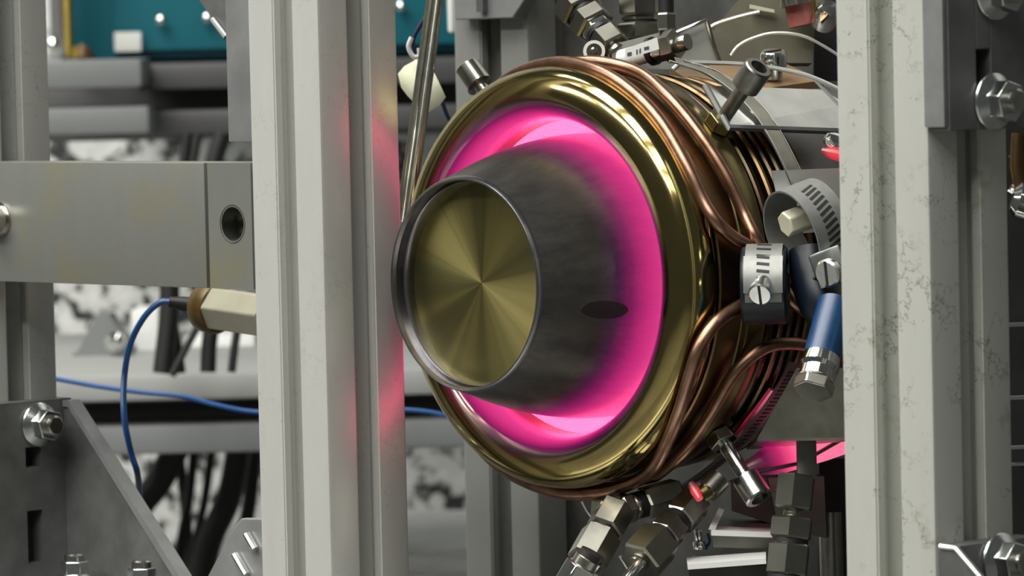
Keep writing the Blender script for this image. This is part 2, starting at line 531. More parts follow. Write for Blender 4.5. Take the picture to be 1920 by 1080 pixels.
# machine parts standing on the shelf
t = thing('shelf_casting', 'grey triangular casting on the work shelf in front of the speckled wall', 'casting', W(190, 690, 2.95))
d = 2.95; m = CAMF.copy(); m.translation = W(190, 680, d); q = d/FPX
MB().prism([(-48*q, 0), (62*q, 0), (62*q, 24*q), (22*q, 92*q), (-2*q, 92*q), (-40*q, 22*q), (-48*q, 22*q)], -.02, .02, m @ Matrix.Rotation(R(90), 4, 'X')).build('web', M_GREYP, t)
mb = MB(); mb.lathe([(0, .006), (.010, .006), (.014, .003)], 14, frame(W(217, 640, d-.03), -F0)); mb.build('boss', M_CHROME, t)
t = thing('shelf_box', 'pale grey box on the work shelf beside the hanging black cables', 'box', W(390, 690, 2.98))
cbox(MB(), 245, 300, 580, 682, 2.98, .05, .004).build('column', M_WHITE, t)
cbox(MB(), 345, 480, 628, 680, 3.0, .05, .004).build('body', M_WHITE, t)
# black cables
cabs = [
 ([(318, 535), (316, 600), (305, 700)], 19, 2.70, 'thick black cable hanging behind the blue wire bend'),
 ([(322, 600), (332, 660), (338, 700)], 11, 2.71, 'thin black cable splaying right of the thickest hanging cable'),
 ([(372, 610), (345, 660), (322, 705)], 7, 2.68, 'black cable slanting down left under the cream hexagon fitting'),
 ([(398, 600), (392, 650), (390, 698)], 15, 2.69, 'broad black cable below the cream hexagon fitting'),
 ([(448, 600), (440, 650), (434, 698)], 8, 2.69, 'slim black cable right of the broad cable under the fitting'),
 ([(352, 250), (345, 300), (338, 345)], 9, 2.95, 'black cable above the flat bar, left of the pair'),
 ([(372, 250), (362, 300), (356, 345)], 9, 2.95, 'black cable above the flat bar, second of the pair'),
 ([(418, 250), (402, 300), (396, 345)], 17, 2.9, 'thick black cable above the flat bar beside the centre post'),
 ([(350, 800), (300, 900), (262, 950), (240, 1010), (235, 1110)], 26, 2.93, 'thick black cable sweeping behind the triangular gusset'),
 ([(330, 800), (345, 930), (352, 1010), (350, 1110)], 10, 2.98, 'black cable crossing in the middle of the lower bundle'),
 ([(368, 800), (355, 930), (340, 1010), (328, 1110)], 9, 2.95, 'black cable crossing over the middle cable of the lower bundle'),
 ([(402, 800), (385, 930), (368, 1010), (350, 1110)], 8, 2.96, 'thin black cable slanting left in the lower bundle'),
 ([(455, 800), (430, 930), (395, 1010), (370, 1110)], 24, 2.94, 'thickest black cable of the lower bundle beside the centre post'),
 ([(482, 800), (465, 960), (440, 1020), (420, 1110)], 14, 3.0, 'black cable nearest the centre post in the lower bundle'),
]
for pts, r_, d, lab in cabs:
    tag(MB().tube(spline([W(x, y, d) for x, y in pts], 6), r_*d/FPX, 12).build('black_cable', M_RUBBER), lab, 'cable', 'black cables behind the frame')

# ================================================================== FRAME POSTS
def tslot(s):
    k = s/40
    side = [(-18.6, -20), (-5.9, -20), (-5.9, -19.5), (-5.1, -19.5), (-5.1, -16.6), (-9, -16.6), (-9, -11), (-4, -6),
            (4, -6), (9, -11), (9, -16.6), (5.1, -16.6), (5.1, -19.5), (5.9, -19.5), (5.9, -20), (18.6, -20), (19.6, -19.6)]
    out = []
    for q in range(4):
        a = math.pi/2*q; ca, sa = math.cos(a), math.sin(a)
        out += [((x*ca-y*sa)*k*.001, (x*sa+y*ca)*k*.001) for x, y in side]
    return out
XP = -0.070                                    # front face plane of the frame
S = 0.040
yC = WP(608, 540, (XP, 0, 0), (1, 0, 0)).y     # right-hand face of the centre post
yR = WP(1745, 540, (XP, 0, 0), (1, 0, 0)).y
yL = WP(103, 540, (XP+S, 0, 0), (1, 0, 0)).y
XR_ = W(930, 300, 2.05).x
def post(label, xc, yc, z0, z1, mat, s=40):
    m = Matrix.Translation((xc, yc, 0))
    return tag(MB().prism(tslot(s), z0, z1, m).build('extrusion_post', mat, smooth=25), label, 'post')
post('pale aluminium slotted post left of the engine, tinted pink by its glow', XP+S/2, yC+S/2, ZB, .26, M_ALU)
post('scuffed aluminium slotted post in front of the right end of the engine', XP+S/2, yR+S/2, ZB, .26, M_ALU2)
post('shaded aluminium slotted post at the left edge behind the flat bar', XP+S/2, yL+S/2, ZB, .26, M_ALUD)
SR = 46
yRe = WP(1000, 540, (XR_, 0, 0), (1, 0, 0)).y
post('aluminium slotted post standing behind the round engine', XR_+SR*.0005, yRe+SR*.0005, ZB, .30, M_ALUR, SR)
# rails along the foot of the frame
mr = frame((XP+S/2, 0, ZB+.022), (0, 1, 0), (1, 0, 0))
tag(MB().prism(tslot(40), yC+S+.0005, yL-.0005, mr).build('extrusion_rail', M_ALUD, smooth=25), 'aluminium slotted rail at the foot of the frame left of the centre post', 'rail')
tag(MB().prism(tslot(40), yR+S+.0005, yC-.0005, mr).build('extrusion_rail', M_ALUD, smooth=25), 'aluminium slotted rail at the foot of the frame below the engine', 'rail')
ZR = ZB+.042                                     # upper side of those rails

# thrust plate behind the engine
t = thing('thrust_plate', 'dark mottled steel plate standing behind the engine', 'plate', (XR_+.02, yRe-.30, ZB))
MB().box((XR_+.026, yRe-.0008-.30, .065), (.012, .60, .47)).build('plate', M_STEELP, t)

# ------------------------------------------------------------------ flat bar
z1 = WP(230, 305, (XP, 0, 0), (1, 0, 0)).z; z0 = WP(230, 535, (XP, 0, 0), (1, 0, 0)).z
ySc = WP(388, 420, (XP, 0, 0), (1, 0, 0)).y
hb = WP(436, 420, (XP, 0, 0), (1, 0, 0))
t = thing('flat_bar', 'wide stained aluminium bar bolted between two posts', 'bar', (XP, (yL+yC+S)/2, z0))
TH = .020
MB().box((XP+TH/2, (ySc+.0010+yL-.0004)/2, (z0+z1)/2), (TH, yL-.0004-ySc-.0010, z1-z0), bev=.0004).build('bar_body', M_BAR, t)
# end block with a counterbored hole; plane local x -> world y, local y -> world z
ya, yb = yC+S+.0004, ySc-.0010
MB().box((XP+TH/2+.002, ySc, (z0+z1)/2), (TH-.004, .0022, z1-z0-.0006)).build('joint_shade', M_RUBBER, t)  # black filler painting the shade of the open joint
mpl = Matrix(((0, 0, 1, 0), (1, 0, 0, 0), (0, 1, 0, 0), (0, 0, 0, 1)))
n = 32
hole = circ(n, .0066, hb.y, hb.z)
def rect_ray(cx, cy, x0, x1, y0, y1, n):
    out = []
    for i in range(n):
        a = 2*math.pi*i/n; ca, sa = math.cos(a), math.sin(a)
        k = min([((x1 if ca > 0 else x0)-cx)/ca if abs(ca) > 1e-9 else 9, ((y1 if sa > 0 else y0)-cy)/sa if abs(sa) > 1e-9 else 9])
        out.append([cx+k*ca, cy+k*sa])
    for (X, Y) in ((x0, y0), (x0, y1), (x1, y0), (x1, y1)):
        j = min(range(n), key=lambda i: (out[i][0]-X)**2+(out[i][1]-Y)**2); out[j] = [X, Y]
    return out
MB().plate(rect_ray(hb.y, hb.z, ya, yb, z0, z1, n), hole, XP, XP+TH, mpl).build('end_block', M_BAR, t)
mb = MB(); mb.lathe([(0, .0066), (.014, .0060), (.0141, 0)], n, frame((XP+.0006, hb.y, hb.z), (1, 0, 0)))
mb.f = mb.f[n*0:]
b2 = MB().lathe([(.0, .0074), (.0002, .0064), (.010, .0058), (.0101, .0036), (.016, .0036), (.016, .0)], n, frame((XP-.0001, hb.y, hb.z), (1, 0, 0)))
b2.f = [f for f in b2.f if len(f) == 4]
b2.build('bolt_hole', M_DKSTEEL, t)['label'] = 'counterbored bolt hole with a bright rim'
def flange_bolt(parent, c, ax, r=.0091, mat=None, nut=True):
    m = frame(c, ax)
    mb = MB().lathe([(0, r*.93), (.0006, r), (.0014, r), (.0038, r*.66), (.0040, .0)], 40, m)
    mb.prism(circ(6, r*.74, ph=.25), .0030, .0088, m)
    o = mb.build('flange_bolt', mat or M_ZINC, parent, 30, bevel=.0005)
    MB().lathe([(.0088, .0041), (.0112, .0041), (.0118, .0033), (.0118, 0)], 24, m).build('stud_end', M_STEEL, o)
    return o
bp = WP(0, 412, (XP, 0, 0), (1, 0, 0))
mb = MB().lathe([(0, .0072), (.0009, .0072), (.0010, .0060), (.0060, .0058), (.0066, .0052), (.0066, .0034), (.0032, .0032), (.0032, 0)], 32, frame((XP, bp.y, bp.z), (-1, 0, 0)))
mb.build('cap_screw', M_STEEL, t)

# ------------------------------------------------------------------ corner brackets
def slotted_flange(mb, x0, x1, y0, y1, z0, z1, sx0, sx1, slots):
    """box x0..x1, y0..y1, z0..z1 with upright rectangular slots sx0..sx1 cut through in y"""
    mb.box(((x0+sx0)/2, (y0+y1)/2, (z0+z1)/2), (sx0-x0, y1-y0, z1-z0))
    mb.box(((x1+sx1)/2, (y0+y1)/2, (z0+z1)/2), (x1-sx1, y1-y0, z1-z0))
    z = z0
    for a, b in sorted(slots)+[(z1, None)]:
        if a > z: mb.box(((sx0+sx1)/2, (y0+y1)/2, (z+a)/2), (sx1-sx0, y1-y0, a-z))
        z = b
    return mb
TB = .0085
# lower left: on the right-hand face of the left post
yF = yL-TB
PF = lambda x, y: WP(x, y, (0, yF, 0), (0, 1, 0))
zt = PF(60, 752).z
t = thing('corner_bracket', 'dark triangular gusset bracket at the foot of the left post', 'bracket', (XP+S/2, yL, ZR))
sl = [(PF(62, 1056).z, PF(62, 957).z), (PF(62, 876).z, PF(62, 838).z)]
sxa, sxb = PF(48, 860).x, PF(77, 860).x
slotted_flange(MB(), XP+.001, XP+S, yF, yL-.0002, ZR+.0003, zt, sxa, sxb, sl).build('post_flange', M_BRACKET, t)
MB().box(((sxa+sxb)/2, yL-.0012, (ZR+zt)/2), (sxb-sxa, .001, zt-ZR-.012)).build('slot_shade', M_RUBBER, t)  # black filler that paints the shade inside the slots
xw = XP+S
yend = WP(352, 1086, (xw, 0, 0), (1, 0, 0)).y
MB().prism([(yF+.0002, ZR+.0003), (yF+.0002, zt-.001), (yF-.004, zt-.001), (yend, ZR+.009), (yend, ZR+.0003)], xw-.0040, xw, mpl).build('gusset_web', M_BRACKET, t, bevel=.0004)
MB().prism([(yF-.0005, zt-.0006), (yF-.0045, zt-.0006), (yend-.002, ZR+.012), (yend-.002, ZR+.008), (yend+.0005, ZR+.010), (yF-.004, zt-.0032), (yF-.0005, zt-.0032)], xw-.0050, xw+.0012, mpl).build('sloped_rim', M_BRACKETL, t)  # lighter grey stands in for overhead light on the rim
MB().box(((XP+xw)/2, (yF+yend)/2, ZR+.0045), (S-.006, yF-yend, .008)).build('rail_flange', M_BRACKET, t)
flange_bolt(t, PF(72, 796)+Vector((0, 0, 0)), (0, -1, 0))
for x, y in ((140, 1062), (266, 1066)):
    p = WP(x, y, (XP+S*.55, 0, 0), (1, 0, 0))
    flange_bolt(t, (p.x, p.y, ZR+.0085), (0, 0, 1), .0078)
# second gusset, against the centre post
yG = yC+S
t = thing('corner_bracket', 'light grey gusset bracket low beside the centre post', 'bracket', (XP+S/2, yG, ZR))
pts = [WP(x, y, (XP+.012, 0, 0), (1, 0, 0)) for x, y in ((486, 968), (452, 972), (436, 992), (385, 1088))]
MB().prism([(yG+.0003, pts[0].z)]+[(p.y, p.z) for p in pts[1:]]+[(pts[3].y, ZR+.0003), (yG+.0003, ZR+.0003)], XP+.012, XP+.0155, mpl).build('gusset_web', M_BRACKETL, t, bevel=.0005)
for (xa, ya_, xb, yb_) in ((462, 1002, 478, 1030), (440, 1040, 462, 1078)):
    a = WP(xa, ya_, (XP+.0105, 0, 0), (1, 0, 0)); b = WP(xb, yb_, (XP+.0105, 0, 0), (1, 0, 0))
    MB().tube([a, b], .0016, 10).build('raised_rib', M_STEELB, t)
MB().box((XP+S/2+.003, yG+.0032, (pts[0].z+ZR)/2-.001), (S-.016, .006, pts[0].z-ZR-.004)).build('post_flange', M_BRACKET, t)
# upper bracket against the centre post
pz = WP(440, 266, (XP+.001, 0, 0), (1, 0, 0)); yo = WP(425, 140, (XP+.001, 0, 0), (1, 0, 0)).y
t = thing('corner_bracket', 'grey bracket hanging high on the left side of the centre post', 'bracket', (XP+S/2, yG, .2))
MB().box((XP+.001+.018, (yG+.0003+yo)/2, (pz.z+.2)/2), (.036, yo-yG-.0003, .2-pz.z), bev=.0006).build('post_flange', M_BRACKETL, t)
gp = [WP(x, y, (XP+.022, 0, 0), (1, 0, 0)) for x, y in ((430, 74), (418, 62), (366, -10))]
MB().prism([(yo, gp[0].z), (gp[1].y, gp[1].z), (gp[2].y, gp[2].z), (gp[2].y+.06, .2), (yo, .2)], XP+.022, XP+.026, mpl).build('gusset_web', M_BRACKET, t)
a, b = WP(398, 36, (XP+.021, 0, 0), (1, 0, 0)), WP(424, 70, (XP+.021, 0, 0), (1, 0, 0))
MB().tube([a, b], .0012, 8).build('web_rib', M_BRACKETL, t)
# right post, upper bracket
yQ = yR-TB*1.05
PQ = lambda x, y: WP(x, y, (0, yQ, 0), (0, 1, 0))
zb = PQ(1840, 243).z
t = thing('corner_bracket', 'dark slotted bracket high on the right post', 'bracket', (XP+S/2, yR, .2))
sxa, sxb = PQ(1831, 115).x, PQ(1858, 115).x
slotted_flange(MB(), XP+.0007, XP+S+.001, yQ, yR-.0002, zb, .2, sxa, sxb, [(PQ(1845, 176).z, PQ(1845, 92).z)]).build('post_flange', M_BRACKET, t, bevel=.0005)
MB().box(((sxa+sxb)/2, yR-.0012, (zb+.002+.15)/2), (sxb-sxa, .001, .148-zb)).build('slot_shade', M_RUBBER, t)  # black block added to darken the slot like shade
xa = XP+.0005
a, b = WP(1737, 60, (xa, 0, 0), (1, 0, 0)), WP(1775, 60, (xa, 0, 0), (1, 0, 0))
MB().box((XP-.0004, (a.y+b.y)/2, (zb+.0012+.2)/2), (.0022, abs(b.y-a.y), .2-zb-.0012), bev=.0006).build('side_rib', M_BRACKETL, t)
flange_bolt(t, PQ(1860, 190), (0, -1, 0), .0096)
flange_bolt(t, PQ(1862, -16), (0, -1, 0), .0096)
# right post, lower bracket
t = thing('corner_bracket', 'dark bracket at the foot of the right post', 'bracket', (XP+S/2, yR, ZR))
zt2 = PQ(1840, 1018).z
MB().box((XP+S/2+.001, (yQ+yR-.0002)/2, (ZB+.001+zt2)/2), (S-.001, yR-.0002-yQ, zt2-ZB-.001), bev=.0006).build('post_flange', M_BRACKET, t)
w0 = WP(1764, 1024, (XP-.001, 0, 0), (1, 0, 0)); w1 = WP(1793, 1028, (XP-.001, 0, 0), (1, 0, 0)); w2 = WP(1846, 1090, (XP-.001, 0, 0), (1, 0, 0))
MB().tube([w0, w1, w2, w2+(w2-w1)*.6], .0011, 8).build('sloped_rim', M_STEELB, t)
MB().prism([(w0.y, w0.z-.001), (w1.y, w1.z-.001), (w2.y, w2.z-.001), (w2.y, ZB+.002), (w0.y, ZB+.002)], XP-.0012, XP+.0012, mpl).build('gusset_web', M_BRACKET, t)
flange_bolt(t, PQ(1874, 1052), (0, -1, 0), .0096)
# rear post, upper bracket
zr = WP(900, 36, (XR_-.008, 0, 0), (1, 0, 0))
yr0 = WP(985, 20, (XR_-.008, 0, 0), (1, 0, 0)).y; yr1 = WP(852, 20, (XR_-.008, 0, 0), (1, 0, 0)).y
t = thing('corner_bracket', 'greenish grey bracket on the post behind the engine', 'bracket', (XR_, yRe+.02, .25))
MB().prism([(yr1, zr.z), (yr1, .25), (yr0, .25), (yr0, zr.z+.008), (yr0+.008, zr.z)], XR_-.008, XR_-.0003, mpl).build('post_flange', M_BRACKETL, t, bevel=.0006)
MB().box((XR_-.0095, (yr0+yr1)/2+.003, (zr.z+.003+.25)/2), (.003, .004, .25-zr.z-.003)).build('centre_rib', M_BRACKET, t)

# ================================================================== ENGINE
eng = thing('round_engine', 'round annular engine with brass lip and pink glowing throat', 'engine', (0, 0, -.08))
def part(name, prof, mat, n=128, close=False, smooth=35):
    return MB().lathe([(t_*u, r_*u) for t_, r_ in prof], n, XAX, close, cap=False).build(name, mat, eng, smooth)
def sprof(pts, n=6):
    return [(p.x, p.y) for p in spline([(a, b, 0) for a, b in pts], n)]
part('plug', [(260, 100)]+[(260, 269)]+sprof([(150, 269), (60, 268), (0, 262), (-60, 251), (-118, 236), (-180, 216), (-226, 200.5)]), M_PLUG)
part('plug_rim', [(-226, 200.5), (-234, 198.6), (-237, 196.5), (-236, 193), (-229, 190.5), (-229, 197), (-211, 197), (-211, 189), (-208, 187), (-199, 184.5), (-188, 184), (-188, 186), (-190, 196)], M_RIM, close=False)['label'] = 'polished double rim of the plug'
part('end_disc', [(-189, 184.5)]+[(-189+.02*i, 184-23*i) for i in range(1, 8)]+[(-188.7, .0)], M_DISC)['label'] = 'olive brass disc with radial turning marks'
part('flared_lip', sprof([(60, 296), (20, 297), (-8, 301), (-30, 311), (-43, 326), (-48.5, 343), (-45, 362), (-36, 380), (-20, 392), (4, 397), (26, 393), (33, 386)], 6)+[(33, 340), (60, 320)], M_LIP, close=True)['label'] = 'rolled brass coloured lip'
part('channel_wall', [(60, 297), (200, 297), (210, 285), (210, 262)], M_THROAT)['label'] = 'incandescent pink channel wall'
part('lip_gap_shade', [(33, 372), (45, 372)], M_BLACK)  # black band in place of shade in the gap behind the lip
part('cooling_jacket', [(45, 372), (45, 383), (48, 386), (104, 386), (106, 383)], M_BROWN)
part('jacket_flange', [(106, 380), (108, 383), (110, 386), (172, 385), (174, 380), (174, 368)], M_OLIVE)
part('clamp_ring', [(118, 385), (118, 391), (121, 393), (165, 393), (168, 391), (168, 385)], M_OLIVE)
part('jacket_groove', [(174, 366), (190, 366), (190, 340)], M_BLACK)  # groove coloured black for the shade inside it
for k, (a, b, r_, mt) in enumerate(((190, 206, 380, M_RINGD), (220, 232, 381, M_BROWN), (248, 258, 379, M_RINGD), (274, 286, 376, M_RINGD), (300, 318, 373, M_BROWN), (334, 352, 372, M_BROWN))):
    part('jacket_ring', [(a, r_-16), (a, r_-4), (a+3, r_), (b-3, r_), (b, r_-4), (b, r_-16)], mt)
part('rear_body', [(189, 352), (780, 352), (780, 340)], M_STEELP)
# plain black oval laid on the flank of the plug as its port
PR = [(-226, 200.5), (-180, 216), (-118, 236), (-60, 251), (0, 262), (60, 268)]
def on_plug(x, y, lift):
    r_ = 245
    for _ in range(8):
        p_ = WC(x, y, r_); t_ = p_.x/u
        for (ta, ra), (tb, rb) in zip(PR, PR[1:]):
            if ta <= t_ <= tb: r_ = ra+(rb-ra)*(t_-ta)/(tb-ta)+lift
    return WC(x, y, r_)
pp = [on_plug(1134+44*math.cos(2*math.pi*i/24), 581+17*math.sin(2*math.pi*i/24), 2.2) for i in range(24)]
k = len(pp); cc_ = on_plug(1134, 581, 4.0)
inn = [p-Vector((0, p.y, p.z)).normalized()*.0015 for p in pp]
MB().add(pp+[cc_]+inn, [(i, (i+1) % k, k) for i in range(k)]+[(i, (i+1) % k, k+1+(i+1) % k, k+1+i) for i in range(k)]).build('port', simple('dark_port', (.006, .005, .006), 0, .6, .2), eng)['label'] = 'dark oval port in the plug flank'
# three radial centring screws
for a, tt, r0, r1, lab in ((45, 158, 384, 548, 'long grey centring screw at the upper right'), (135, 160, 384, 560, 'bright centring screw at the upper left'), (-48.5, 162, 384, 548, 'shiny centring screw at the lower right')):
    o0 = E(tt, r0, a); ax = (E(tt, r1, a)-o0).normalized(); L = (r1-r0)*u
    mt = M_DKSTEEL if a == 45 else (M_STEEL if a == 135 else M_ZINC)
    m = frame(o0, ax)
    hr = 27*u
    o = MB().lathe([(0, 14*u), (L-50*u, 14*u)], 20, m).build('centring_screw', mt, eng); o['label'] = lab
    MB().lathe([(L-52*u, hr*.8), (L-50*u, hr), (L-3*u, hr), (L, hr*.9), (L, hr*.62), (L-24*u, hr*.6), (L-24*u, 0)], 32, m).build('socket_head', mt, o)
    MB().prism(circ(6, 29*u), 10*u, 34*u, m).build('lock_nut', M_OLIVE if a == 45 else M_STEEL, o, bevel=.0004)
    for k in range(2):
        MB().box((0, 0, 2*u+k*0), (56*u, 40*u, 12*u), m).build('boss', M_OLIVE, o) if k == 0 else None

# ------------------------------------------------------------------ copper cooling tubes
def copper(label, pts, r_=12.5, n=8, parent=None):
    if parent is not None:
        o = MB().tube(spline(pts, n), r_*u, 14).build('cooling_tube', M_COPPER, parent); o['label'] = label
        return o
    return tag(MB().tube(spline(pts, n), r_*u, 14).build('copper_tube', M_COPPER), label, 'tube')
c1 = [WC(x, y, 415) for x, y in ((1440, 478), (1405, 462), (1372, 443), (1343, 415))]
c1 += [WC(x, y, 403) for x, y in ((1318, 375), (1290, 315), (1243, 234), (1190, 176), (1125, 134))]
c1 += [E(t_, r_, a) for t_, r_, a in ((30, 403, 92), (34, 402, 112), (44, 398, 135), (52, 397, 160), (40, 399, 180), (26, 405, 196), (22, 407, 215), (22, 408, 240), (26, 408, 262))]
c1 += [E(36, 409, 279)]+[WC(x, y, r_) for x, y, r_ in ((1190, 903, 410), (1231, 868, 411), (1270, 782, 412), (1293, 705, 414), (1312, 650, 416), (1342, 606, 418), (1372, 583, 418), (1402, 566, 415))]
copper('copper tube hugging the brass lip all the way round', c1, parent=eng)
c2 = [WC(x, y, 420) for x, y in ((1432, 470), (1414, 440))]
c2 += [WC(x, y, 402) for x, y in ((1395, 400), (1362, 330), (1312, 252), (1252, 180), (1185, 130))]
c2 += [E(t_, 402, a) for t_, a in ((90, 94), (92, 120), (95, 150), (95, 180), (92, 210), (90, 240), (88, 270), (90, 290))]
c2 += [WC(x, y, 404) for x, y in ((1240, 884), (1290, 838), (1332, 778), (1368, 714))]
c2 += [WC(x, y, r_) for x, y, r_ in ((1400, 676, 412), (1440, 650, 425), (1485, 644, 440), (1535, 652, 450))]
copper('second copper tube looping round the engine body into a blue hose', c2, 12, parent=eng)
copper('short copper tube reaching the right-hand blue hose from the clamp', [WC(x, y, r_) for x, y, r_ in ((1462, 522, 400), (1482, 560, 420), (1510, 585, 435), (1550, 607, 440))], 11)
copper('copper stub between the two hose clamps', [WC(x, y, r_) for x, y, r_ in ((1455, 486, 405), (1490, 486, 410), (1530, 470, 410))], 11)
copper('dark copper elbow under the stub between the hose clamps', [WC(x, y, r_) for x, y, r_ in ((1450, 530, 400), (1480, 522, 420), (1505, 505, 415), (1525, 490, 400))], 10)

# ------------------------------------------------------------------ hose clamps and hoses
def arc_band(c, ax, r_, a0, a1, wdt, th, ref, n=28):
    m = frame(c, ax, ref)
    pts, nr = [], []
    for i in range(n+1):
        a = R(a0+(a1-a0)*i/n)
        d = (m.to_3x3() @ Vector((math.cos(a), math.sin(a), 0)))
        pts.append(Vector(c)+d*r_); nr.append(d)
    return MB().ribbon(pts, nr, wdt, th, side=Vector(ax).normalized()), pts, nr
def slots(parent, pts, nr, ax, idx, wdt, ln, skew=0.0, name='worm_slot', mat=None):
    ax = Vector(ax).normalized()
    for i in idx:
        p, q = pts[i], pts[i+1]
        tg = (q-p).normalized(); n_ = nr[i].normalized()
        a_ = (ax-tg*ax.dot(tg)).normalized()
        m = Matrix((a_, tg, a_.cross(tg))).transposed().to_4x4()
        if m.to_3x3().col[2].dot(n_) < 0: n2 = -m.to_3x3().col[2]
        else: n2 = m.to_3x3().col[2]
        m.translation = (p+q)/2+n2*.00060
        m = m @ Matrix.Rotation(skew, 4, 'Z')
        MB().box((0, 0, 0), (wdt, ln, .0004), m).build(name, mat or M_BLACK, parent)
def clamp_screw(parent, c, ax, r_=.0042, L=.008):
    m = frame(c, ax)
    o = MB().lathe([(-L, r_*.9), (0, r_*.9), (0, r_*1.12), (.0022, r_*1.12), (.0028, r_*.95), (.0028, 0)], 24, m).build('worm_screw', M_ZINC, parent)
    MB().box((0, 0, .0028), (r_*2.0, .0009, .0005), m).build('slot', M_BLACK, o)
    return o
def slab(pts, th, side=None):
    pts = [Vector(p) for p in pts]
    n_ = (pts[1]-pts[0]).cross(pts[2]-pts[1]).normalized()
    if n_.dot(CAM-pts[0]) < 0: n_ = -n_
    k = len(pts)
    mb = MB()
    return mb.add(pts+[p-n_*th for p in pts], [tuple(range(k)), tuple(range(2*k-1, k-1, -1))]+[(i, (i+1) % k, k+(i+1) % k, k+i) for i in range(k)])
def wl(d, *xy):
    return [W(x, y, d) for x, y in xy]
UP = Vector((0, 0, 1))
# clamp facing the camera
d = 1.735; c = W(1436, 535, d+.012); ax = (cr0*.99-F0*.12).normalized()
toc = (CAM-c).normalized()
t = thing('hose_sleeve', 'dark navy rubber sleeve under the forward hose clamp', 'hose', c)
MB().lathe([(-.0085, .0105), (-.0085, .0136), (-.0078, .0143), (.0073, .0143), (.0080, .0136), (.0080, .0105), (.004, .0105), (-.004, .0105)], 40, frame(c, ax), close=True).build('sleeve', M_NAVY, t)
MB().lathe([(-.0080, .0), (-.0080, .0104), (.0074, .0104), (.0074, 0)], 24, frame(c, ax)).build('core', M_BLACK, t)
t = thing('hose_clamp', 'small worm-drive hose clamp facing forward on the dark sleeve', 'clamp', c)
b, pts, nr = arc_band(c, ax, .0146, -118, 24, .0134, .0006, toc, 28)
b.build('band', M_BAND, t, 60)
slots(t, pts, nr, ax, range(8, 25, 3), .0052, .0011, .12)
b2_, p2, n2 = arc_band(c, ax, .0154, -42, 10, .0142, .0006, toc, 10)
b2_.build('worm_housing', M_BAND, t, 60)
slots(t, p2, n2, ax, range(0, 9, 2), .0046, .0011, .12)
cs = W(1427, 546, d-.006)
clamp_screw(t, cs, toc*.75-UP*.45-cr0*.15, .0040, .009)

# larger clamp with its open side to the left
c = W(1515, 432, 1.742); ax = (-cr0*.84-F0*.46-UP*.28).normalized()
toc = (CAM-c).normalized()
t = thing('hose_clamp', 'large slotted hose clamp ring partly behind the right post', 'clamp', c)
b, pts, nr = arc_band(c, ax, .0168, -180, 180, .0148, .0007, toc, 90)
b.build('band', M_BAND, t, 60)
slots(t, pts, nr, ax, range(26, 60, 2), .0060, .0012, -.35)
cs = W(1556, 500, 1.728)
m = frame(cs, (ax.cross(toc)), toc)
MB().box((0, 0, 0), (.008, .012, .013), m, .001).build('worm_housing', M_ZINC, t)
clamp_screw(t, cs+toc*.004-UP*.002, toc*.8-cr0*.5-UP*.2, .0046, .006)
t = thing('hose_end', 'cream plastic block inside the large clamp ring', 'fitting', c)
ce = W(1497, 412, 1.742)
MB().prism(circ(6, .0050), -.006, .0060, frame(ce, ax, UP)).build('block', M_CREAM, t, bevel=.0006)
MB().lathe([(-.014, .0042), (-.005, .0042)], 20, frame(ce, ax)).build('stem', M_FIT, t)

# hoses by the right post
t = thing('blue_hose', 'bright blue hose end beside the right post', 'hose', W(1550, 630, 1.72))
a, b = W(1566, 578, 1.725), W(1541, 670, 1.715)
MB().tube(spline([a+(a-b)*.1, a, (a+b)/2, b], 4), .0068, 24).build('hose', M_BLUEH, t)
ax_ = (b-a).normalized()
t2 = thing('hose_coupling', 'shiny coupling below the bright blue hose', 'coupling', b)
m = frame(b, ax_)
MB().lathe([(-.0005, .0056), (.0, .0068), (.004, .0072), (.0055, .0062), (.006, .0066), (.0095, .0066), (.0100, .0058)], 28, m).build('sleeve', M_CHROME, t2)
MB().prism(circ(6, .0074), .0100, .0145, m).build('nut', M_STEEL, t2, bevel=.0005)
tag(MB().tube(spline([W(1524, 470, 1.748), W(1528, 520, 1.745), W(1545, 570, 1.742), W(1590, 610, 1.742)], 6), .0088, 22).build('navy_hose', M_NAVY), 'dark navy hose curving down from the large clamp ring', 'hose')

# cover plate and strap on top of the body
t = thing('cover_plate', 'bright sheet metal cover on the upper side of the engine body', 'cover', WC(1450, 240, 420))
cp = [WC(x, y, r_) for x, y, r_ in ((1326, 160, 425), (1368, 236, 425), (1590, 243, 425), (1590, 196, 425), (1540, 168, 425))]
slab(cp, .0022).build('sheet', M_STEELB, t, 0)
e = [WC(x, y, r_) for x, y, r_ in ((1323, 162, 428), (1366, 239, 428))]
MB().tube(e+[WC(1592, 247, 428)], .0014, 6).build('folded_edge', M_BRACKET, t)
t = thing('tan_plate', 'tan coated flange lying behind the bright sheet cover', 'plate', WC(1400, 150, 420))
cp = [W(x, y, d_) for x, y, d_ in ((1255, 128, 1.845), (1330, 172, 1.822), (1420, 168, 1.826), (1545, 150, 1.84), (1470, 118, 1.865), (1330, 116, 1.862))]
slab(cp, .003).build('flange', M_TAN, t, 0)
mb = MB().lathe([(0, .0042), (.0005, .0050), (.0007, .0036), (.0007, 0)], 20, frame(W(1418, 140, 1.838), (CAM-W(1418, 138, 1.84)).normalized()*.6+UP)); mb.build('hole', M_BLACK, t)
o = W(1450, 146, 1.838); ax_ = (UP*.97-F0*.22)
m = frame(o, ax_, cr0)
sc = thing('cap_screw', 'shiny slotted cap screw standing on the tan flange', 'screw', o)
MB().lathe([(0, .0036), (.0046, .0036)], 20, m).build('shank', M_STEEL, sc)
MB().lathe([(.0045, .0036), (.0046, .0052), (.0092, .0052), (.0106, .0043), (.0106, 0)], 28, m).build('head', M_CHROME, sc)
MB().box((0, 0, .0106), (.0068, .0013, .0006), m @ Matrix.Rotation(.5, 4, 'Z')).build('slot', M_BLACK, sc)
